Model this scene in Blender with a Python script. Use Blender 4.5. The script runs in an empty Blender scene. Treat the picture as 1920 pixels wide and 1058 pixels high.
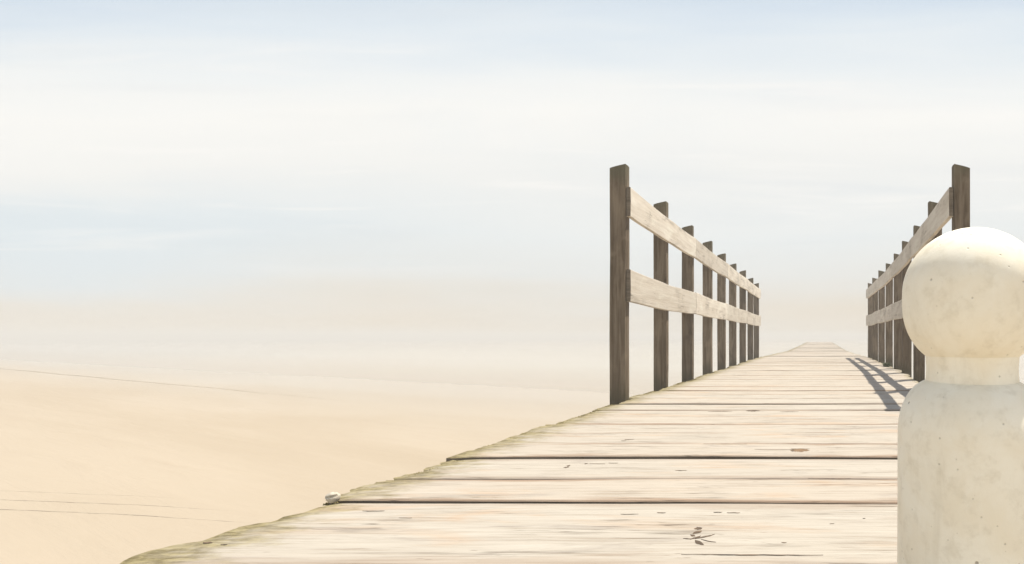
import bpy, bmesh, math, random
from mathutils import Vector, noise
R = math.radians
rnd = random.Random(7)
sc = bpy.context.scene
COL = sc.collection
CAM_H = 0.40                     # eye height above the planks; deck top is z = 0

# ---------------------------------------------------------------- camera
cd = bpy.data.cameras.new('camera')
cam = bpy.data.objects.new('camera', cd)
COL.objects.link(cam)
cam.location = (0, 0, CAM_H)
cam.rotation_euler = (R(90), 0, 0)
cd.sensor_fit = 'HORIZONTAL'
cd.sensor_width = 36
cd.lens = 900 / 1920 * 36
cd.shift_x = -(1540 - 960) / 1920
cd.shift_y = (632 - 529) / 1920
cd.clip_start = 0.02
cd.clip_end = 5000
sc.camera = cam

# ---------------------------------------------------------------- exposure
sc.render.engine = 'CYCLES'
sc.view_settings.view_transform = 'Standard'
sc.view_settings.look = 'None'
sc.view_settings.gamma = 1
EXPO = 0.5
sc.view_settings.exposure = EXPO

# ---------------------------------------------------------------- sun
SUN = Vector((0.325, 0.27, 1.0)).normalized()
sd = bpy.data.lights.new('sun', 'SUN')
sd.energy = 5.0
sd.angle = R(0.5)
sd.color = (1.0, 0.94, 0.83)
so = bpy.data.objects.new('sun', sd)
COL.objects.link(so)
so.rotation_euler = (-SUN).to_track_quat('-Z', 'Y').to_euler()


def lin(h, k=1.0):
    """sRGB hex -> linear rgba"""
    o = []
    for i in (0, 2, 4):
        c = int(h[i:i + 2], 16) / 255
        o.append(k * (c / 12.92 if c <= .04045 else ((c + .055) / 1.055) ** 2.4))
    return (o[0], o[1], o[2], 1)


# ---------------------------------------------------------------- node helper
class NT:
    def __init__(self, tree):
        self.t = tree
        tree.nodes.clear()

    def n(self, kind, **kw):
        nd = self.t.nodes.new(kind)
        for k, v in kw.items():
            setattr(nd, k, v)
        return nd

    def put(self, sock, v):
        if isinstance(v, bpy.types.NodeSocket):
            self.t.links.new(v, sock)
        elif v is not None:
            sock.default_value = v

    def math(self, op, a, b=None, c=None, clamp=False):
        nd = self.n('ShaderNodeMath', operation=op, use_clamp=clamp)
        for s, v in zip(nd.inputs, (a, b, c)):
            self.put(s, v)
        return nd.outputs[0]

    def ss(self, v, a, b, lo=0.0, hi=1.0):
        nd = self.n('ShaderNodeMapRange', interpolation_type='SMOOTHSTEP')
        self.put(nd.inputs['Value'], v)
        for k, x in (('From Min', a), ('From Max', b), ('To Min', lo), ('To Max', hi)):
            nd.inputs[k].default_value = x
        return nd.outputs['Result']

    def mix(self, f, a, b, mode='MIX'):
        nd = self.n('ShaderNodeMix', data_type='RGBA', blend_type=mode)
        self.put(nd.inputs['Factor'], f)
        self.put(nd.inputs['A'], a) if False else None
        ins = [s for s in nd.inputs if s.type == 'RGBA']
        self.put(ins[0], a)
        self.put(ins[1], b)
        return [s for s in nd.outputs if s.type == 'RGBA'][0]

    def noise(self, vec, scale, detail=4, rough=.55, dist=0.0, out='Fac'):
        nd = self.n('ShaderNodeTexNoise')
        self.put(nd.inputs['Vector'], vec)
        nd.inputs['Scale'].default_value = scale
        nd.inputs['Detail'].default_value = detail
        nd.inputs['Roughness'].default_value = rough
        nd.inputs['Distortion'].default_value = dist
        return nd.outputs[out]

    def scale(self, vec, s, loc=(0, 0, 0)):
        nd = self.n('ShaderNodeMapping')
        self.put(nd.inputs['Vector'], vec)
        nd.inputs['Scale'].default_value = s
        nd.inputs['Location'].default_value = loc
        return nd.outputs[0]

    def ramp(self, f, stops):
        nd = self.n('ShaderNodeValToRGB')
        el = nd.color_ramp.elements
        while len(el) < len(stops):
            el.new(.5)
        for e, (p, c) in zip(el, stops):
            e.position = p
            e.color = c
        self.put(nd.inputs[0], f)
        return nd.outputs[0]

    def bump(self, h, strength, dist):
        nd = self.n('ShaderNodeBump')
        self.put(nd.inputs['Height'], h)
        nd.inputs['Strength'].default_value = strength
        nd.inputs['Distance'].default_value = dist
        return nd.outputs[0]


def mat(name):
    m = bpy.data.materials.new(name)
    m.use_nodes = True
    t = NT(m.node_tree)
    out = t.n('ShaderNodeOutputMaterial')
    bs = t.n('ShaderNodeBsdfPrincipled')
    t.t.links.new(bs.outputs[0], out.inputs['Surface'])
    return m, t, bs


# ---------------------------------------------------------------- world: clear sky behind a veil of high cloud
w = bpy.data.worlds.new('World')
sc.world = w
w.use_nodes = True
t = NT(w.node_tree)
wo = t.n('ShaderNodeOutputWorld')
sky = t.n('ShaderNodeTexSky', sky_type='NISHITA', sun_disc=False)
sky.sun_elevation = math.asin(SUN.z)
sky.sun_rotation = math.atan2(SUN.x, SUN.y)
sky.air_density = 1.0
sky.dust_density = 1.5
bg1 = t.n('ShaderNodeBackground')
t.put(bg1.inputs['Color'], sky.outputs[0])
bg1.inputs['Strength'].default_value = 0.08
tc = t.n('ShaderNodeTexCoord')
dirv = tc.outputs['Generated']
sx = t.n('ShaderNodeSeparateXYZ')
t.put(sx.inputs[0], dirv)
dx, dy, dz = sx.outputs
dyc = t.math('MAXIMUM', t.math('ABSOLUTE', dy), 0.35)
s = t.math('DIVIDE', dz, dyc)                    # height of the cloud band over the horizon (bands lie east-west)
u = t.math('DIVIDE', dx, dyc)
uv = t.n('ShaderNodeCombineXYZ')
t.put(uv.inputs[0], u)
t.put(uv.inputs[1], s)
n1 = t.noise(t.scale(uv.outputs[0], (0.55, 3.2, 1), (3.1, 1.7, 0)), 1.6, 5, .5, .4)
n2 = t.noise(t.scale(uv.outputs[0], (0.5, 7.0, 1), (9.3, 4.1, 0)), 1.5, 6, .6, .6)
sd1 = t.math('ADD', s, t.math('MULTIPLY', t.math('SUBTRACT', n1, .5), .20))
sd2 = t.math('ADD', sd1, t.math('MULTIPLY', t.math('SUBTRACT', n2, .5), .10))
K = 2 ** -EXPO
cl = t.ramp(sd2, [(0.0, lin('eadfce', K)), (0.06, lin('eae4d9', K)), (0.13, lin('eaeae6', K)), (0.21, lin('edf0ef', K)),
                  (0.33, lin('f4f4f1', K)), (0.46, lin('fbfaf6', K)), (0.56, lin('f2f5f5', K)), (0.65, lin('e2ebf2', K)),
                  (0.74, lin('d0deed', K)), (1.0, lin('b4c8e0', K))])
# thin places where blue shows through, and brighter wisps
n4 = t.noise(t.scale(uv.outputs[0], (0.5, 1.5, 1), (1.3, 7.7, 0)), 1.1, 5, .55, .7)
cl = t.mix(t.math('MULTIPLY', t.ss(n4, .48, .70), t.math('MULTIPLY', t.ss(s, .04, .18, 0, .85), t.ss(u, -1.1, .2, 1, .1))), cl, lin('dde8ef', K))
cl = t.mix(t.math('MULTIPLY', t.ss(u, -1.7, -.35, .75, 0), t.math('MULTIPLY', t.ss(sd2, .06, .17), t.ss(sd2, .25, .38, 1, 0))), cl, lin('dfeaf0', K))
n5 = t.noise(t.scale(uv.outputs[0], (0.7, 9.0, 1), (5.3, 2.1, 0)), 1.7, 6, .62, 1.0)
cl = t.mix(t.math('MULTIPLY', t.ss(n5, .52, .74), t.math('MULTIPLY', t.ss(s, .06, .3, 0, .6), t.ss(s, .5, .66, 1, .15))), cl, lin('fefcf8', K))
bg2 = t.n('ShaderNodeBackground')
t.put(bg2.inputs['Color'], cl)
t.put(bg2.inputs['Strength'], t.ss(t.math('MULTIPLY', dy, -1.0), 0, .6, 1.0, 1.45))   # sky behind the camera brightened, added fill for the bollard's front
veil = t.math('MULTIPLY', t.ss(s, 0.62, 1.7, 1.0, 0.12), t.ss(n2, .2, .5, .92, 1.0))
mx = t.n('ShaderNodeMixShader')
t.put(mx.inputs[0], veil)
t.put(mx.inputs[1], bg1.outputs[0])
t.put(mx.inputs[2], bg2.outputs[0])
t.put(wo.inputs[0], mx.outputs[0])


# ---------------------------------------------------------------- object helpers
def link(name, me, m=None, parent=None):
    o = bpy.data.objects.new(name, me)
    COL.objects.link(o)
    if m:
        for x in (m if isinstance(m, (list, tuple)) else [m]):
            me.materials.append(x)
    if parent:
        o.parent = parent
    return o


def build(name, bm, m, parent=None, smooth=False):
    me = bpy.data.meshes.new(name)
    bmesh.ops.recalc_face_normals(bm, faces=bm.faces)
    bm.to_mesh(me)
    bm.free()
    if smooth:
        for p in me.polygons:
            p.use_smooth = True
    return link(name, me, m, parent)


def tag(o, label=None, cat=None, group=None, kind=None):
    if label:
        o['label'] = label
    if cat:
        o['category'] = cat
    if group:
        o['group'] = group
    if kind:
        o['kind'] = kind
    return o


def empty(name, loc):
    o = bpy.data.objects.new(name, None)
    o.location = loc
    o.empty_display_size = .1
    COL.objects.link(o)
    return o


def nz(x, y=0.0, z=0.0):
    return noise.noise(Vector((x, y, z)))


# ---------------------------------------------------------------- materials
# sun-bleached planks.  attribute 'info': r = tone of the plank, g = metres from the left end, b = place across the plank, a = metres from the right end
m_deck, t, bs = mat('bleached planks')
geo = t.n('ShaderNodeNewGeometry').outputs['Position']
at = t.n('ShaderNodeAttribute', attribute_name='info')
sp = t.n('ShaderNodeSeparateColor')
t.put(sp.inputs[0], at.outputs['Color'])
tone, eleft, across = sp.outputs
eright = at.outputs['Alpha']
off = t.n('ShaderNodeCombineXYZ')
t.put(off.inputs[0], t.math('MULTIPLY', tone, 37.0))
t.put(off.inputs[2], t.math('MULTIPLY', tone, 91.0))
va = t.n('ShaderNodeVectorMath', operation='ADD')
t.put(va.inputs[0], geo)
t.put(va.inputs[1], off.outputs[0])
P = va.outputs[0]
g1 = t.noise(t.scale(P, (1.1, 30, 6)), 3.0, 6, .62, .5)
g2 = t.noise(t.scale(P, (2.5, 120, 20)), 2.2, 4, .7, .3)
g3 = t.noise(t.scale(P, (.8, 4, 2)), 2.0, 4, .6, .8)
c = t.ramp(g1, [(.27, (.240, .195, .145, 1)), (.42, (.362, .322, .268, 1)), (.58, (.400, .360, .302, 1)), (.78, (.436, .400, .345, 1))])
c = t.mix(t.ss(tone, 0, 1, 0, .55), c, t.mix(.5, c, (.395, .32, .245, 1)))
c = t.mix(t.ss(g3, .54, .74, 0, .6), c, (.40, .27, .17, 1))
c = t.mix(t.ss(g2, .56, .72, 0, .42), c, (.25, .205, .155, 1))
c = t.mix(t.ss(g2, .42, .30, 0, .3), c, (.47, .435, .38, 1))
# brown stain along plank edges
ed = t.math('MINIMUM', across, t.math('SUBTRACT', 1.0, across))
edn = t.math('ADD', ed, t.math('MULTIPLY', t.math('SUBTRACT', g3, .5), .55))
c = t.mix(t.math('MULTIPLY', t.ss(edn, .0, .13, .8, 0), t.ss(tone, .2, .7, .45, 1)), c, (.235, .155, .10, 1))
# cracks along the grain
ck = t.noise(t.scale(P, (.55, 26, 4)), 2.4, 3, .55, .2)
ckl = t.math('ABSOLUTE', t.math('SUBTRACT', ck, .5))
gate = t.ss(t.noise(t.scale(P, (1.3, 5, 2)), 2.3, 2, .5), 0.47, .62)
crack = t.math('MULTIPLY', t.ss(ckl, .0, .016, 1, 0), gate)
c = t.mix(t.math('MULTIPLY', crack, .85), c, (.11, .085, .06, 1))
ck2 = t.math('ABSOLUTE', t.math('SUBTRACT', t.noise(t.scale(P, (1.3, 62, 9)), 2.0, 3, .6, .15), .5))
gate2 = t.ss(t.noise(t.scale(P, (2.1, 9, 3), (4, 4, 4)), 2.0, 3, .55), .46, .60)
crack2 = t.math('MULTIPLY', t.ss(ck2, .0, .022, 1, 0), gate2)
c = t.mix(t.math('MULTIPLY', crack2, .5), c, (.19, .15, .11, 1))
gs = t.ss(t.noise(t.scale(P, (1.2, 7, 2), (9, 2, 4)), 2.0, 5, .7, .8), .54, .70, 0, .65)
c = t.mix(gs, c, (.27, .235, .20, 1))
# small dark checks and flecks
vo = t.n('ShaderNodeTexVoronoi')
t.put(vo.inputs['Vector'], t.scale(P, (9, 42, 9)))
vo.inputs['Scale'].default_value = 1.6
fl = t.math('MULTIPLY', t.ss(vo.outputs['Distance'], .05, .16, 1, 0), t.ss(t.noise(P, 2.2, 2), .5, .62))
c = t.mix(t.math('MULTIPLY', fl, .6), c, (.12, .095, .07, 1))
# moss and lichen creeping in from the plank ends
mn = t.noise(t.scale(P, (5, 16, 5)), 2.2, 6, .65, .3)
ml = t.math('ADD', eleft, t.math('MULTIPLY', t.math('SUBTRACT', mn, .5), .42))
moss = t.ss(ml, -.01, .19, .92, 0)
mr = t.math('ADD', eright, t.math('MULTIPLY', t.math('SUBTRACT', mn, .5), .3))
moss = t.math('MAXIMUM', moss, t.ss(mr, .0, .08, .55, 0))
sep = t.n('ShaderNodeSeparateXYZ')
t.put(sep.inputs[0], geo)
mc = t.mix(t.ss(t.noise(t.scale(P, (9, 24, 9)), 2.5, 6, .7), .38, .62), (.118, .092, .032, 1), (.27, .225, .112, 1))
c = t.mix(moss, c, mc)
t.put(bs.inputs['Base Color'], c)
bs.inputs['Roughness'].default_value = .8
bs.inputs['Specular IOR Level'].default_value = .25
h = t.math('ADD', t.math('MULTIPLY', g1, .6), t.math('MULTIPLY', g2, .4))
h = t.math('SUBTRACT', h, t.math('MULTIPLY', crack, .8))
t.put(bs.inputs['Normal'], t.bump(h, .55, .006))

m_knot, t, bs = mat('dark gouged wood')
geo = t.n('ShaderNodeNewGeometry').outputs['Position']
t.put(bs.inputs['Base Color'], t.ramp(t.noise(t.scale(geo, (20, 120, 20)), 2, 4), [(.35, (.035, .026, .018, 1)), (.7, (.16, .105, .06, 1))]))
bs.inputs['Roughness'].default_value = .9


m_rust, t, bs = mat('rusty brown knot wood')
geo = t.n('ShaderNodeNewGeometry').outputs['Position']
t.put(bs.inputs['Base Color'], t.ramp(t.noise(t.scale(geo, (20, 160, 20)), 2, 4), [(.38, (.10, .055, .025, 1)), (.68, (.30, .195, .105, 1))]))
bs.inputs['Roughness'].default_value = .9

m_side, t, bs = mat('gap-shade sides and end grain')  # gap shade painted into the plank sides; also serves as rail end grain
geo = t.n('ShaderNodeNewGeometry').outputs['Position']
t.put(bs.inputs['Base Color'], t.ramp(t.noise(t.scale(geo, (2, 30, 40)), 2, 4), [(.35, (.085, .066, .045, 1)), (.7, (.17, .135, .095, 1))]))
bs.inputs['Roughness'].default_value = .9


def timber(name, dark, light, axis, moss=False):
    m, t, bs = mat(name)
    tc = t.n('ShaderNodeTexCoord').outputs['Object']
    oi = t.n('ShaderNodeObjectInfo').outputs['Random']
    cx = t.n('ShaderNodeCombineXYZ')
    t.put(cx.inputs[0], t.math('MULTIPLY', oi, 53.0))
    t.put(cx.inputs[1], t.math('MULTIPLY', oi, 29.0))
    va = t.n('ShaderNodeVectorMath', operation='ADD')
    t.put(va.inputs[0], tc)
    t.put(va.inputs[1], cx.outputs[0])
    P = va.outputs[0]
    st = [22, 22, 22]
    st[axis] = 1.2
    g1 = t.noise(t.scale(P, st), 2.2, 6, .6, .5)
    st2 = [3.5, 3.5, 3.5]
    st2[axis] = 1.6
    g2 = t.noise(t.scale(P, st2), 2.0, 4, .6, .8)
    c = t.mix(t.ss(g1, .3, .7), dark, light)
    d2 = tuple(x * .62 for x in dark[:3]) + (1,)
    c = t.mix(t.ss(g2, .52, .72, 0, .7), c, d2)
    l2 = tuple(min(.75, x * 1.18) for x in light[:3]) + (1,)
    c = t.mix(t.ss(g2, .48, .3, 0, .6), c, l2)
    c = t.mix(t.ss(oi, 0, 1, 0, .35), c, d2)
    st3 = [30, 30, 30]
    st3[axis] = .7
    ck = t.math('ABSOLUTE', t.math('SUBTRACT', t.noise(t.scale(P, st3), 1.3, 2, .5), .5))
    crack = t.math('MULTIPLY', t.ss(ck, 0, .014, 1, 0), t.ss(g2, .5, .58))
    c = t.mix(t.math('MULTIPLY', crack, .7), c, (.06, .045, .03, 1))
    if moss:
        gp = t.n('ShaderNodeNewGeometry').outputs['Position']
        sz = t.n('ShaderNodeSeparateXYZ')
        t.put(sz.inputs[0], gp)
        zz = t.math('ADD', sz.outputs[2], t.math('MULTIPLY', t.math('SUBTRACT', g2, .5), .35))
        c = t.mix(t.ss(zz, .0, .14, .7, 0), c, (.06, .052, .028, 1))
        c = t.mix(t.ss(zz, 1.32, 1.5, 0, .6), c, (.105, .10, .06, 1))
    t.put(bs.inputs['Base Color'], c)
    bs.inputs['Roughness'].default_value = .85
    bs.inputs['Specular IOR Level'].default_value = .2
    h = t.math('SUBTRACT', g1, t.math('MULTIPLY', crack, 1.0))
    t.put(bs.inputs['Normal'], t.bump(h, .5, .005))
    return m


m_post = timber('weathered post timber', (.085, .060, .036, 1), (.205, .160, .110, 1), 2, True)
m_rail = timber('pale rail timber', (.55, .485, .395, 1), (.67, .61, .525, 1), 1)
m_beam = timber('dark beam timber', (.09, .07, .05, 1), (.15, .12, .09, 1), 1)
m_pile = timber('dark pile timber', (.09, .07, .05, 1), (.15, .12, .09, 1), 2)

# cast concrete of the bollard
m_con, t, bs = mat('pale cast concrete')
tc = t.n('ShaderNodeTexCoord').outputs['Object']
n1 = t.noise(tc, 14, 6, .6, .4)
n2 = t.noise(tc, 46, 5, .65)
n3 = t.noise(t.scale(tc, (1, 1, .25)), 24, 5, .6, .6)
c = t.mix(t.ss(n1, .35, .65), (.80, .725, .57, 1), (.84, .785, .65, 1))
c = t.mix(t.ss(n2, .48, .72, 0, .45), c, (.62, .55, .41, 1))
c = t.mix(t.ss(n3, .55, .75, 0, .35), c, (.64, .57, .43, 1))
vo = t.n('ShaderNodeTexVoronoi')
t.put(vo.inputs['Vector'], tc)
vo.inputs['Scale'].default_value = 48
pick = t.n('ShaderNodeSeparateColor')
t.put(pick.inputs[0], vo.outputs['Color'])
pit = t.math('MULTIPLY', t.ss(vo.outputs['Distance'], .06, .13, 1, 0), t.ss(pick.outputs[0], .86, .90))
c = t.mix(t.math('MULTIPLY', pit, .65), c, (.13, .105, .07, 1))
vo2 = t.n('ShaderNodeTexVoronoi')
t.put(vo2.inputs['Vector'], tc)
vo2.inputs['Scale'].default_value = 120
pick2 = t.n('ShaderNodeSeparateColor')
t.put(pick2.inputs[0], vo2.outputs['Color'])
pit2 = t.math('MULTIPLY', t.ss(vo2.outputs['Distance'], .08, .2, 1, 0), t.ss(pick2.outputs[0], .84, .88))
c = t.mix(t.math('MULTIPLY', pit2, .35), c, (.2, .165, .11, 1))
t.put(bs.inputs['Base Color'], c)
bs.inputs['Roughness'].default_value = .75
bs.inputs['Specular IOR Level'].default_value = .3
h = t.math('SUBTRACT', t.math('MULTIPLY', n2, .35), t.math('MAXIMUM', pit, t.math('MULTIPLY', pit2, .5)))
t.put(bs.inputs['Normal'], t.bump(h, .5, .0025))

# sand
m_sand, t, bs = mat('dry beach sand')
geo = t.n('ShaderNodeNewGeometry').outputs['Position']
rot = t.n('ShaderNodeMapping')
t.put(rot.inputs['Vector'], geo)
rot.inputs['Rotation'].default_value = (0, 0, R(22))
Q = rot.outputs[0]
n1 = t.noise(t.scale(Q, (.12, .7, 1)), 1.0, 6, .6, .7)
n2 = t.noise(t.scale(Q, (.5, 4.5, 1)), 1.3, 5, .6, .5)
n3 = t.noise(geo, 260, 3, .7)
c = t.mix(t.ss(n1, .3, .7), (.345, .286, .213, 1), (.383, .323, .248, 1))
c = t.mix(t.ss(n2, .5, .8, 0, .3), c, (.325, .266, .198, 1))
c = t.mix(t.ss(n3, .35, .7, 0, .22), c, (.30, .235, .16, 1))
t.put(bs.inputs['Base Color'], c)
wx = t.n('ShaderNodeSeparateXYZ')
t.put(wx.inputs[0], geo)
dsh = t.math('ADD', t.math('MULTIPLY', t.math('ADD', wx.outputs[0], 5.2), .388), t.math('MULTIPLY', t.math('SUBTRACT', wx.outputs[1], 8.7), .921))
dsh = t.math('ADD', dsh, t.math('MULTIPLY', t.math('SUBTRACT', n1, .5), 1.5))
t.put(bs.inputs['Coat Weight'], t.ss(dsh, -4.2, -.2, 0, .95))       # wet film left by the last wave
bs.inputs['Coat Roughness'].default_value = .18
bs.inputs['Coat IOR'].default_value = 1.33
bs.inputs['Roughness'].default_value = .9
bs.inputs['Specular IOR Level'].default_value = .15
h = t.math('ADD', t.math('MULTIPLY', n2, .8), t.math('MULTIPLY', n3, .03))
t.put(bs.inputs['Normal'], t.bump(h, .35, .03))

# shallow, milky water
m_wat, t, bs = mat('calm shallow water')
geo = t.n('ShaderNodeNewGeometry').outputs['Position']
rot = t.n('ShaderNodeMapping')
t.put(rot.inputs['Vector'], geo)
rot.inputs['Rotation'].default_value = (0, 0, R(14))
n1 = t.noise(t.scale(rot.outputs[0], (.25, 1.6, 1)), 1.0, 5, .6, .5)
n2 = t.noise(t.scale(rot.outputs[0], (.05, .3, 1)), 1.0, 4, .6, .5)
wx = t.n('ShaderNodeSeparateXYZ')
t.put(wx.inputs[0], geo)
dsh = t.math('ADD', t.math('MULTIPLY', t.math('ADD', wx.outputs[0], 5.2), .388), t.math('MULTIPLY', t.math('SUBTRACT', wx.outputs[1], 8.7), .921))
wc = t.mix(t.ss(n2, .35, .65), (.36, .325, .268, 1), (.40, .365, .308, 1))
wc = t.mix(t.ss(dsh, -.5, 7.0, 1, 0), wc, (.335, .272, .198, 1))       # the sand shows through where it is shallow
t.put(bs.inputs['Base Color'], wc)
bs.inputs['Roughness'].default_value = .16
bs.inputs['IOR'].default_value = 1.33
t.put(bs.inputs['Normal'], t.bump(n1, .25, .03))

m_peb, t, bs = mat('cream pebble')
tc = t.n('ShaderNodeTexCoord').outputs['Object']
t.put(bs.inputs['Base Color'], t.mix(t.ss(t.noise(tc, 90, 4), .4, .7), (.50, .45, .36, 1), (.38, .33, .25, 1)))
bs.inputs['Roughness'].default_value = .6

m_moss, t, bs = mat('olive moss')
geo = t.n('ShaderNodeNewGeometry').outputs['Position']
t.put(bs.inputs['Base Color'], t.mix(t.ss(t.noise(geo, 30, 4), .35, .65), (.19, .155, .065, 1), (.32, .27, .15, 1)))
bs.inputs['Roughness'].default_value = .95
bs.inputs['Specular IOR Level'].default_value = .05
m_tuft, t, bs = mat('dark green blades')
geo = t.n('ShaderNodeNewGeometry').outputs['Position']
t.put(bs.inputs['Base Color'], t.mix(t.ss(t.noise(geo, 60, 3), .35, .65), (.030, .045, .016, 1), (.075, .085, .028, 1)))
bs.inputs['Roughness'].default_value = .8


# ---------------------------------------------------------------- ground, water
def shore(x, y):                    # metres seaward of the waterline
    return (x + 5.2) * .388 + (y - 8.7) * .921 + .25 * nz(x * .12, y * .12, 3)


WATER_Z = -0.552


def ground_z(x, y):
    d = shore(x, y)
    if d > 0:
        z = -.55 - min(1.2, .045 * d)
    else:
        z = -.55 + min(.35, -.010 * d)
    return z + .010 * nz(x * .5, y * 1.2, 7) * min(1, max(0, -d * .5))


def axis(lim, near, step):
    v, a, st = [0.0], 0.0, step
    while a < lim:
        a += st
        if a > near:
            st *= 1.22
        v.append(min(a, lim))
    return [-x for x in v[:0:-1]] + v


bm = bmesh.new()
xs, ys = axis(900, 14, .35), axis(900, 14, .35)
gv = [[bm.verts.new((x, y, ground_z(x, y))) for x in xs] for y in ys]
for j in range(len(ys) - 1):
    for i in range(len(xs) - 1):
        bm.faces.new((gv[j][i], gv[j][i + 1], gv[j + 1][i + 1], gv[j + 1][i]))


def tide_line(p, q, wid, hgt):
    """a low ridge of sand left by the last wave"""
    p, q = Vector(p), Vector(q)
    n = 90
    d = (q - p).normalized()
    sd_ = Vector((-d.y, d.x))
    rows = []
    for k in range(n + 1):
        f = k / n
        c0 = p.lerp(q, f) + sd_ * (.03 * nz(f * 4, p.x) + .006 * nz(f * 20, p.y))
        e = min(1, f * 6, (1 - f) * 2.5)
        row = []
        for a, b in ((-1, -.6), (-.5, .6), (0, 1), (.5, .6), (1, -.6)):
            v = c0 + sd_ * a * wid * (.3 + .7 * e) * (1 + .5 * nz(f * 30, p.y))
            row.append(bm.verts.new((v.x, v.y, ground_z(v.x, v.y) + b * hgt * e * (1 + .4 * nz(f * 14, q.x)) - .001)))
        rows.append(row)
    for r0, r1 in zip(rows, rows[1:]):
        for a in range(4):
            bm.faces.new((r0[a], r0[a + 1], r1[a + 1], r1[a])).material_index = 1


tide_line((-44, 22.3), (-5.5, 6.4), .050, .014)
tide_line((-5.6, 2.62), (-2.4, 2.3), .0065, .003)
tide_line((-5.7, 2.76), (-2.5, 2.44), .0055, .003)
tide_line((-5.9, 2.93), (-2.7, 2.58), .0045, .002)
m_tide, t, bs = mat('darker sand of the tide line')  # darker sand colour along the tide line strips
geo = t.n('ShaderNodeNewGeometry').outputs['Position']
t.put(bs.inputs['Base Color'], t.mix(t.ss(t.noise(geo, 9, 5, .7), .35, .65), (.20, .165, .12, 1), (.32, .27, .20, 1)))
bs.inputs['Roughness'].default_value = .9
tag(build('sand', bm, [m_sand, m_tide], smooth=True), kind='structure')

bm = bmesh.new()
q = [bm.verts.new(v) for v in ((-900, 9 + (-900 + 5) * -.4 - 6, WATER_Z), (900, -(900 * .4) - 0, WATER_Z), (900, 900, WATER_Z), (-900, 900, WATER_Z))]
bm.faces.new(q)
tag(build('water', bm, m_wat), kind='structure')

# ---------------------------------------------------------------- fences: where the posts stand
PD = [3.00, 3.78, 4.55, 5.35, 6.10, 6.88, 7.75, 8.60, 9.38]      # distance of each post along the pier
LEFT_IN = [-1.222] * 9                                            # inner face of the posts
RIGHT_IN = [.828, .850, .880, .905, .925, .925, .925, .915, .91]
POST_W, POST_T = .104, .062


def interp(xs_, ys_, x):
    if x <= xs_[0]:
        return ys_[0]
    for a, b, c, d in zip(xs_, xs_[1:], ys_, ys_[1:]):
        if x <= b:
            return c + (d - c) * (x - a) / (b - a)
    return ys_[-1]


EL_D = [0, .838, .907, .98, 1.143, 1.15, 1.6, 2.6, 2.95, 4, 7, 9.4, 10.8, 13.5, 24, 34, 45]
EL_X = [-1.30, -1.285, -1.275, -1.235, -1.18, -1.22, -1.225, -1.25, -1.265, -1.25, -1.24, -1.25, -1.15, -.96, -1.0, -1.1, -1.1]
ER_D = [0, 3, 3.78, 4.55, 5.35, 6.1, 9.4, 11.6, 14.4, 19, 36, 45]
ER_X = [.84, .85, .88, .91, .935, .955, .95, .80, .73, .74, .80, .80]

# ---------------------------------------------------------------- pier
pier = empty('pier', (0, 0, 0))
tag(pier, 'long narrow pier of sun-bleached planks running out over the sand into the mist', 'pier')

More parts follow.
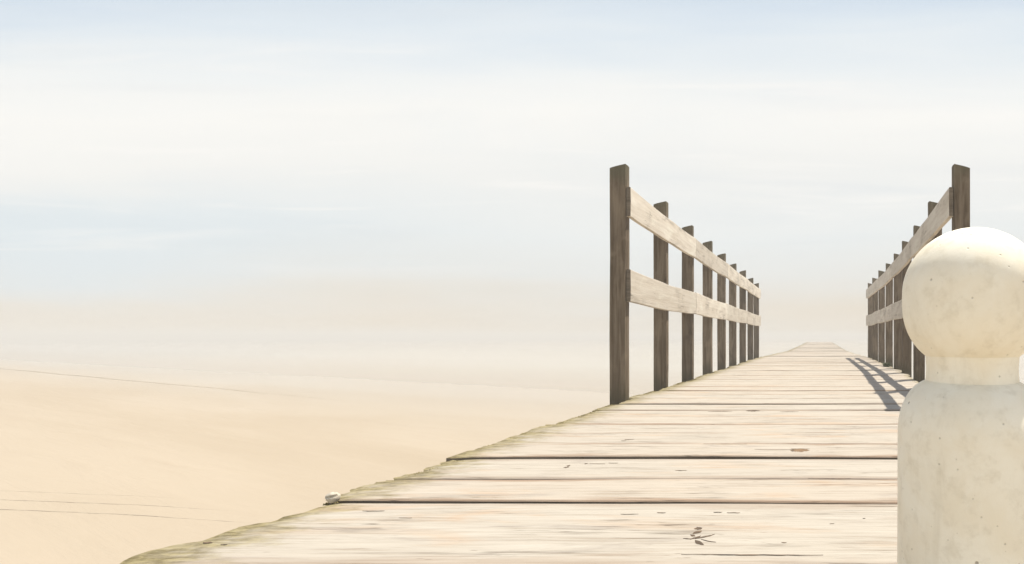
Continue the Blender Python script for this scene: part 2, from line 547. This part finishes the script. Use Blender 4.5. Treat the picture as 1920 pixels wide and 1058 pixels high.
# plank starts measured off the photograph for the first metres, then a steady pitch
edges = [.30, .56, .838, 1.146, 1.36, 1.59, 1.79, 1.99, 2.20, 2.41, 2.64, 2.88, 3.12]
gaps = {0: .01, 1: .008, 2: .0025, 3: .014, 4: .011, 5: .013, 6: .003, 7: .004, 8: .003, 9: .006, 10: .008, 11: .011, 12: .004}
while edges[-1] < 37.5:
    edges.append(edges[-1] + rnd.uniform(.222, .268))
bm = bmesh.new()
ends = []
plank_z = {}
cl_info = bm.verts.layers.float_color.new('info')
for i, (y0, y1) in enumerate(zip(edges, edges[1:])):
    gap = gaps.get(i, rnd.choice((.004, .006, .008, .012, .016)))
    if i > 40:
        gap += rnd.choice((0, 0, .01, .02))
    yc = (y0 + y1) / 2
    xl = interp(EL_D, EL_X, yc) + rnd.uniform(-.018, .018)
    xr = interp(ER_D, ER_X, yc) + rnd.uniform(-.02, .02)
    for d, li, ri in zip(PD, LEFT_IN, RIGHT_IN):
        if y0 - .02 < d + POST_T and y1 + .02 > d:
            xl = max(xl, li + .003)
            xr = min(xr, ri - .003)
    ends.append((y0, y1, xl, i))
    tone = rnd.random()
    dz = rnd.uniform(-.004, .003)
    tilt = rnd.uniform(-.006, .006)
    roll = rnd.uniform(-.004, .004)
    th = .045
    plank_z[i] = (dz, roll, y0, y1)
    wide_l, wide_r = 0, 0
    if i == 2:
        tone = .1
    if i == 3:
        tone, wide_l = .95, .030            # gap opens to the left
    if i == 4:
        tone = .25
    nx = 60 if i < 14 else 26
    rows = []
    span = xr - xl
    fs = [0, .006 / span, .014 / span, .026 / span, .045 / span, .075 / span]
    fs = fs + [fs[-1] + (1 - 2 * fs[-1]) * k / nx for k in range(1, nx)] + [1 - a for a in fs[::-1]]
    nc = 44 if i < 7 else 18 if i < 24 else 4
    for k, f in enumerate(fs):
        x = xl + (xr - xl) * f
        a = y0 + gap * .5 + .0025 * nz(x * 3, i * 9.1) + .001 * nz(x * 14, i * 5.1) + tilt * (f - .5) + wide_l * (1 - f) ** 1.5
        b = y1 - gap * .5 + .0025 * nz(x * 3, i * 9.1 + 4.7) + .001 * nz(x * 14, i * 2.3) + tilt * (f - .5)
        wdt = b - a
        zt = dz + .0035 * nz(x * 1.1, i * 3.3, 2)
        row = []
        sec = [(0, -th), (0, -.003), (.003, 0)] + [(.003 + (wdt - .007) * q_ / nc, .0012 * math.sin(math.pi * q_ / nc)) for q_ in range(1, nc)] + [(wdt - .004, 0), (wdt, -.004), (wdt, -th)]
        ns = len(sec)
        el_, er_ = (x - xl), (xr - x)
        for yy, zz in sec:
            xx = x
            yw = yc + yy
            if el_ < .08:                        # torn and rotted ends
                fal = (1 - el_ / .08) ** 1.5
                xx += (1 - el_ / .08) * (interp(EL_D, EL_X, min(max(a + yy, y0 + .001), y1 - .001)) - interp(EL_D, EL_X, yc)) if i < 6 else 0
                xx += fal * (.012 * nz(i * 7.7, yw * 16, 1) + .022 * max(-.4, nz(i * 3.1, yw * 48, 4)) + .010 * nz(yw * 130, i, 2) + (.007 * nz(yw * 340, i, 6) if i < 9 else 0))
                zz -= fal * (.002 + .010 * max(0, nz(yw * 30, x * 30, i * 1.7)))
            if er_ < .08:
                fal = (1 - er_ / .08) ** 1.5
                xx += fal * (.022 * nz(i * 5.7, yw * 18, 9) + .012 * nz(i * 2.7, yw * 60, 5))
                zz -= fal * .005
            v = bm.verts.new((xx, a + yy, zt + zz + roll * (yy / wdt - .5)))
            v[cl_info] = (tone, max(0, el_), yy / wdt, max(0, er_))
            row.append(v)
        rows.append(row)
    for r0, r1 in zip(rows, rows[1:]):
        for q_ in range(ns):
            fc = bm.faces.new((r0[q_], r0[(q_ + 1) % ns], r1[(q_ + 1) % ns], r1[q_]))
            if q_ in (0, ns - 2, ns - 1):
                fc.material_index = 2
    bm.faces.new(rows[0])
    bm.faces.new(rows[-1][::-1])


def deck_z(x, y):
    for i_, (dz_, roll_, a, b) in plank_z.items():
        if a <= y < b:
            return dz_ + .0035 * nz(x * 1.1, i_ * 3.3, 2) + roll_ * ((y - a) / (b - a) - .5)
    return 0


def sliver(x, y, ln, wd, ang, mi=1):
    """a gouge or dark splinter in a plank: a thin lens of dark wood"""
    ca, sa = math.cos(ang), math.sin(ang)
    n = 7 if ln < .06 else 24
    z = deck_z(x, y) + .0014
    up, dn, top = [], [], []
    for k in range(n + 1):
        f = k / n
        hw = wd * .5 * math.sin(math.pi * (.04 + .92 * f)) * (1 + .7 * nz(f * n * .8, x * 50, y * 50))
        a = (f - .5) * ln
        b = min(.10 * ln, .0018) * nz(f * n * .45, x * 9, y * 9)
        zk = z if ln < .06 else deck_z(x + a * ca, y) + .0014
        for lst, o_, h_ in ((up, hw, 0), (dn, -hw, 0), (top, 0, .0008)):
            lst.append(bm.verts.new((x + a * ca - (b + o_) * sa, y + a * sa + (b + o_) * ca, zk + h_)))
    for v in up + dn + top:
        v[cl_info] = (.5, 1, .5, 1)
    for k in range(n):
        for p_, q_ in ((dn, top), (top, up)):
            fc = bm.faces.new((p_[k], p_[k + 1], q_[k + 1], q_[k]))
            fc.material_index = mi


def at_px(px, py):
    d = CAM_H * 900 / (py - 632)
    return (px - 1540) * d / 900, d


MARKS = [(1410, 1042.5, .26, .0028, -.012), (1555, 898, .12, .005, 0), (1360, 836, .16, .0022, 0),
         (1309, 994, .012, .012, .3), (1307, 1001, .016, .011, .9), (1299, 1007, .010, .006, -.5), (1304, 1011, .018, .005, .8),
         (1322, 1009, .030, .0045, .55), (1311, 1020, .022, .0075, -.75), (1328, 1017, .026, .002, -.4), (1289, 1013, .013, .0025, -.05),
         (1062, 876, .016, .014, .5), (1066, 873, .010, .016, .3), (1099, 869, .010, .012, 0), (1120, 869.5, .05, .002, 0), (1277, 882, .034, .007, 0), (1180, 826, .035, .010, .15),
         (1170, 828, .02, .007, .1), (390, 1020, .020, .007, 0), (420, 1024, .012, .003, .1), (1412, 770, .075, .045, 0), (1350, 771, .13, .018, 0), (1480, 772, .10, .02, 0),
         (1150, 868, .03, .003, 0), (1240, 965, .02, .003, 0), (1180, 968, .04, .002, 0), (1375, 965, .03, .003, 0), (1346, 964, .02, .003, 0),
          (700, 962, .05, .003, .02), (760, 975, .03, .002, 0),
          (1560, 985, .010, .002, .1), (1470, 1020, .010, .002, 0), (1620, 975, .006, .0025, 0)]
for px, py, ln, wd, ang in MARKS:
    if 1285 < px < 1335 and 990 < py < 1025:
        ln, wd = ln * 1.35, wd * 1.3
    sliver(*at_px(px, py), ln, wd, ang)
x, y = at_px(1500, 847)
sliver(x, y, .066, .046, .02, 3)                       # the rusty brown knot hole and its dark rim
sliver(x - .024, y, .02, .034, .02)
sliver(x, y + .021, .066, .008, 0)
sliver(x - .09, y + .008, .14, .0025, 0)
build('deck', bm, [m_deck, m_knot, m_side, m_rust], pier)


def box(bm, x0, x1, y0, y1, z0, z1):
    v = [bm.verts.new(p) for p in ((x0, y0, z0), (x1, y0, z0), (x1, y1, z0), (x0, y1, z0), (x0, y0, z1), (x1, y0, z1), (x1, y1, z1), (x0, y1, z1))]
    for f in ((3, 2, 1, 0), (4, 5, 6, 7), (0, 1, 5, 4), (1, 2, 6, 5), (2, 3, 7, 6), (3, 0, 4, 7)):
        bm.faces.new([v[k] for k in f])


for x in (-.78, -.17, .46):
    bm = bmesh.new()
    box(bm, x - .05, x + .05, .42, 37.3, -.205, -.056)
    build('beam', bm, m_beam, pier)
y = 1.4
while y < 37:
    for x in (-.64, .32):
        bm = bmesh.new()
        bmesh.ops.create_cone(bm, cap_ends=True, segments=14, radius1=.085, radius2=.075, depth=1.75)
        for v in bm.verts:
            v.co += Vector((x, y, -1.085 + 0))
        build('pile', bm, m_pile, pier, smooth=False)
    y += 2.9


# ---------------------------------------------------------------- fence building blocks
def post_mesh(side, seed, h=1.47, zb=-.95):
    """square post, origin at inner face / near face / deck level; top cut sloping away from the pier and slightly rounded"""
    bm = bmesh.new()
    w_, t_ = POST_W, POST_T
    zs = [zb, -.4, -.05, .15, .4, .65, .9, 1.15, h - .09, h - .004, h]
    prof = []
    nb = 5
    rows = []
    ring = []
    for k in range(nb + 1):
        ring.append((k / nb, 0))
    for k in range(1, 3):
        ring.append((1, k / 2))
    for k in range(nb - 1, -1, -1):
        ring.append((k / nb, 1))
    ring.append((0, .5))
    for j, z in enumerate(zs):
        row = []
        for a, b in ring:
            x = a * w_
            y_ = b * t_
            drop = 0
            if j >= len(zs) - 2:
                drop = (.018 * a + .008 * a * a)
                if j == len(zs) - 2:
                    drop *= 1.0
            cx = .003 if a in (0, 1) and b in (0, 1) else 0
            x += cx * (1 if a == 0 else -1 if a == 1 else 0)
            wob = .004 * nz(z * 1.6, seed * 3.3) + .002 * nz(z * 6, seed, a * 2)
            if a < .01 and z < .01:
                wob = abs(wob)
            row.append(bm.verts.new((side * (x + wob), y_ + .002 * nz(z * 2, seed, 5), z - drop)))
        rows.append(row)
    n = len(ring)
    for r0, r1 in zip(rows, rows[1:]):
        for k in range(n):
            bm.faces.new((r0[k], r0[(k + 1) % n], r1[(k + 1) % n], r1[k]))
    bm.faces.new(rows[0])
    bm.faces.new(rows[-1])
    return bm


def rail_mesh(pts, z0, z1, th, side, seed):
    """one board along pts [(x, y)] of the posts' inner faces, nailed on the side of the pier"""
    bm = bmesh.new()
    rows = []
    n = 16
    tot = len(pts) - 1
    for k in range(n + 1):
        f = k / n * tot
        i = min(int(f), tot - 1)
        u_ = f - i
        x = pts[i][0] + (pts[i + 1][0] - pts[i][0]) * u_
        y_ = pts[i][1] + (pts[i + 1][1] - pts[i][1]) * u_
        sag = -.012 * math.sin(math.pi * k / n) + .006 * nz(k / n * 3, seed)
        e1 = .004 * nz(k * .35, seed * 2.2, 1)
        e2 = .004 * nz(k * .35, seed * 2.2, 8)
        xi = x - side * .002            # back face just clear of the posts
        xf = xi - side * (th + .0015 * nz(k * .5, seed))
        a, b = z0 + sag + e1, z1 + sag + e2
        r = .003
        rows.append([bm.verts.new(p) for p in ((xi, y_, a), (xf + side * r, y_, a), (xf, y_, a + r), (xf - side * .0015, y_, (a + b) / 2), (xf, y_, b - r), (xf + side * r, y_, b), (xi, y_, b))])
    for r0, r1 in zip(rows, rows[1:]):
        for k in range(7):
            bm.faces.new((r0[k], r0[(k + 1) % 7], r1[(k + 1) % 7], r1[k]))
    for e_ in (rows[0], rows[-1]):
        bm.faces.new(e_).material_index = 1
    return bm


def fence(side, inner, label, seed):
    root = empty('fence', (0, 0, 0))
    tag(root, label, 'fence', 'fences along the pier')
    hs = [1.482, 1.470, 1.460, 1.474, 1.462, 1.456, 1.474, 1.46, 1.455]
    for i, (d, x) in enumerate(zip(PD, inner)):
        o = build('post', post_mesh(side, seed + i, hs[i] + .006 * nz(i * 3.1, seed)), m_post, root)
        o.location = (x, d, 0)
    segs = [(0, 2), (2, 4), (4, 6), (6, 8)]
    for z0, z1, zs in ((1.157, 1.338, 1), (.620, .822, 2)):
        for a, b in segs:
            pts = []
            for k in range(a, b + 1):
                y_ = PD[k] + POST_T / 2
                if k == a:
                    y_ += .002
                if k == b:
                    y_ -= .002
                if k == 0:
                    y_ = PD[0] + .004
                if k == 8:
                    y_ = PD[8] + POST_T + .03
                pts.append((inner[k], y_))
            dz = .006 * nz(a * 3.1, seed, zs)
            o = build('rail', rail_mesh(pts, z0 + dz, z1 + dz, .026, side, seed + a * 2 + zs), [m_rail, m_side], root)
    return root


fence(-1, LEFT_IN, 'two-rail wooden fence with sunlit cream rails, beside the open sand', 1)
fence(1, RIGHT_IN, 'two-rail wooden fence with shaded grey rails, partly hidden by the concrete bollard', 4)


# ---------------------------------------------------------------- bollard
BD = .62
BX = (1821 - 1540) / 900 * BD
PXM = BD / 900


def lathe(prof, n=96, close_top=False):
    bm = bmesh.new()
    rings = []
    for r, z in prof:
        if r < 1e-6:
            rings.append([bm.verts.new((0, 0, z))])
        else:
            rings.append([bm.verts.new((r * math.cos(2 * math.pi * k / n), r * math.sin(2 * math.pi * k / n), z)) for k in range(n)])
    for a, b in zip(rings, rings[1:]):
        if len(a) == 1:
            for k in range(n):
                bm.faces.new((a[0], b[(k + 1) % n], b[k]))
        elif len(b) == 1:
            for k in range(n):
                bm.faces.new((a[k], a[(k + 1) % n], b[0]))
        else:
            for k in range(n):
                bm.faces.new((a[k], a[(k + 1) % n], b[(k + 1) % n], b[k]))
    return bm


def catmull(pts, sub):
    out = []
    p = [pts[0]] + pts + [pts[-1]]
    for i in range(1, len(p) - 2):
        for k in range(sub):
            u_ = k / sub
            q_ = []
            for c_ in (0, 1):
                a, b, c, d = (p[i + j][c_] for j in (-1, 0, 1, 2))
                q_.append(.5 * ((2 * b) + (c - a) * u_ + (2 * a - 5 * b + 4 * c - d) * u_ ** 2 + (3 * b - a - 3 * c + d) * u_ ** 3))
            out.append(tuple(q_))
    out.append(pts[-1])
    return out


def pz(py):
    return CAM_H + (632 - py) * PXM


XS = 1.015                                          # a ball off the lens axis widens by 1/cos
bol = empty('bollard', (BX, BD, 0))
tag(bol, 'stout cream concrete bollard with a round ball on top, standing on the planks', 'bollard')
prof = []
for k in range(25):
    a = math.pi / 2 * k / 24
    prof.append((130 / XS * PXM * math.sin(a), pz(551 - 121.5 * math.cos(a))))
low = [(130, 551), (130, 571), (128, 595), (122.5, 616), (114.5, 634), (104.5, 649), (94.5, 660), (85.5, 667.5)]
prof += [(a * 1.0 / XS * PXM, pz(b)) for a, b in catmull(low, 5)[1:]]
zlow = prof[-1][1]
prof.append((prof[-1][0] - .0012, zlow - .0008))
prof.append((prof[-1][0] - .01, zlow - .0008))
ball = build('ball', lathe(prof), m_con, bol, smooth=True)
rn = 85 / XS * PXM
zsh = pz(714)
neck = [(rn + .0005, zlow + .002), (rn, zlow - .004), (rn - .0008, (zlow + zsh) / 2), (rn, zsh + .003), (rn + .001, zsh - .006)]
build('neck', lathe(catmull(neck, 5)), m_con, bol, smooth=True)
rs = 138.5 / XS * PXM
sh = [(rn - .002, zsh - .0003)] + [(a / XS * PXM, pz(b)) for a, b in catmull([(85.5, 714), (96, 719), (108, 728), (118, 740), (126, 754), (132, 769), (136, 786), (138, 806), (138.5, 835)], 5)]
for z in (.2, .1, .03, .003):
    sh.append((rs + .001 * (1 - z / .2), z))
build('shaft', lathe(sh), m_con, bol, smooth=True)

# ---------------------------------------------------------------- small things on the planks
x, y = at_px(627, 941)
bm = bmesh.new()
bmesh.ops.create_icosphere(bm, subdivisions=4, radius=1)
for v in bm.verts:
    c = v.co
    k = 1 + .12 * nz(c.x * 1.6, c.y * 1.6, c.z * 1.6)
    if abs(c.z - .28 - .25 * c.x) < .16 and c.y < -.2 and c.x > -.45:
        k *= .62                                     # the notch across its near face
    v.co = Vector((c.x * .0155 * k, c.y * .011 * k, c.z * .0125 * k))
peb = build('pebble', bm, m_peb, smooth=True)
peb.location = (x, y - .003, .0115)
tag(peb, 'pale cream pebble with a notch, lying at the end of a plank gap', 'pebble')


def blade(bm, base, d, ln, wd, bend):
    side_ = Vector((-d.y, d.x, 0)).normalized() * wd
    n = 3
    prev = None
    for k in range(n + 1):
        f = k / n
        p = base + d * ln * f * bend + Vector((0, 0, ln * (f - .35 * bend * f * f)))
        s_ = side_ * (1 - f) + side_ * .08
        cur = (bm.verts.new(p - s_), bm.verts.new(p + s_))
        if prev:
            bm.faces.new((prev[0], prev[1], cur[1], cur[0]))
        prev = cur


bm = bmesh.new()
bmesh.ops.create_icosphere(bm, subdivisions=3, radius=1)
for v in bm.verts:
    k_ = 1 + .25 * nz(v.co.x * 2, v.co.y * 2, v.co.z * 2)
    v.co = Vector((v.co.x * .045 * k_, v.co.y * .085 * k_, max(0, v.co.z) * .022 * k_))
for k in range(260):
    a = rnd.uniform(0, 2 * math.pi)
    r_ = rnd.random() ** .6
    blade(bm, Vector((r_ * math.cos(a) * .043, r_ * math.sin(a) * .08, .004)), Vector((math.cos(a), math.sin(a), 0)), rnd.uniform(.025, .062), rnd.uniform(.003, .006), rnd.uniform(.3, 1.0))
tf = build('grass_tuft', bm, m_tuft)
tf.location = (.885, 6.5, .003)
tag(tf, 'dark green tuft growing between planks at the foot of the shaded fence', 'grass tuft')

# moss cushions hanging on the left plank ends
bm = bmesh.new()
near = [e for e in ends if .7 < e[0] < 9.6]
for k in range(12000):
    y0, y1, xl, pi_ = near[int(len(near) * rnd.random())]
    d = y0 + (y1 - y0) * rnd.uniform(.06, .94)
    if d < 1.7 and rnd.random() < .7:
        continue
    thick = nz(d * 1.9, 3.3) + .6 * nz(d * 7, 8.1)
    if thick + .5 * rnd.random() < .12:
        continue
    if pi_ < 6:
        xl += interp(EL_D, EL_X, d) - interp(EL_D, EL_X, (y0 + y1) / 2) + .016
    x = xl + .006 + .028 * rnd.random() ** 2 * (1 + max(0, thick))
    s_ = rnd.uniform(.0012, .0036)
    z = -.007
    a = rnd.uniform(0, 6.28)
    v = [bm.verts.new((x + s_ * math.cos(a + j * 2.09), d + s_ * 1.3 * math.sin(a + j * 2.09), z)) for j in range(3)]
    tp = bm.verts.new((x + rnd.uniform(-.001, .001), d, z + .0045 + s_ * rnd.uniform(.4, 1.0)))
    for j in range(3):
        bm.faces.new((v[j], v[(j + 1) % 3], tp))
    bm.faces.new(v[::-1])
ms = build('moss', bm, m_moss)
tag(ms, 'thin olive moss growing along the plank ends beside the sand', 'moss', kind='stuff')

# ---------------------------------------------------------------- mist over sand and water
bm = bmesh.new()
box(bm, -905, 905, -905, 905, -3.0, 1.9)
hz = build('haze', bm, None)
hm = bpy.data.materials.new('sea mist')
hm.use_nodes = True
t = NT(hm.node_tree)
ho = t.n('ShaderNodeOutputMaterial')
pv = t.n('ShaderNodeVolumePrincipled')
pv.inputs['Color'].default_value = (.98, .94, .875, 1)
pv.inputs['Density'].default_value = .012
pv.inputs['Anisotropy'].default_value = 0.0
t.put(ho.inputs['Volume'], pv.outputs[0])
hz.data.materials.append(hm)
tag(hz, 'pale sea mist lying over the sand and the water', 'mist', kind='stuff')
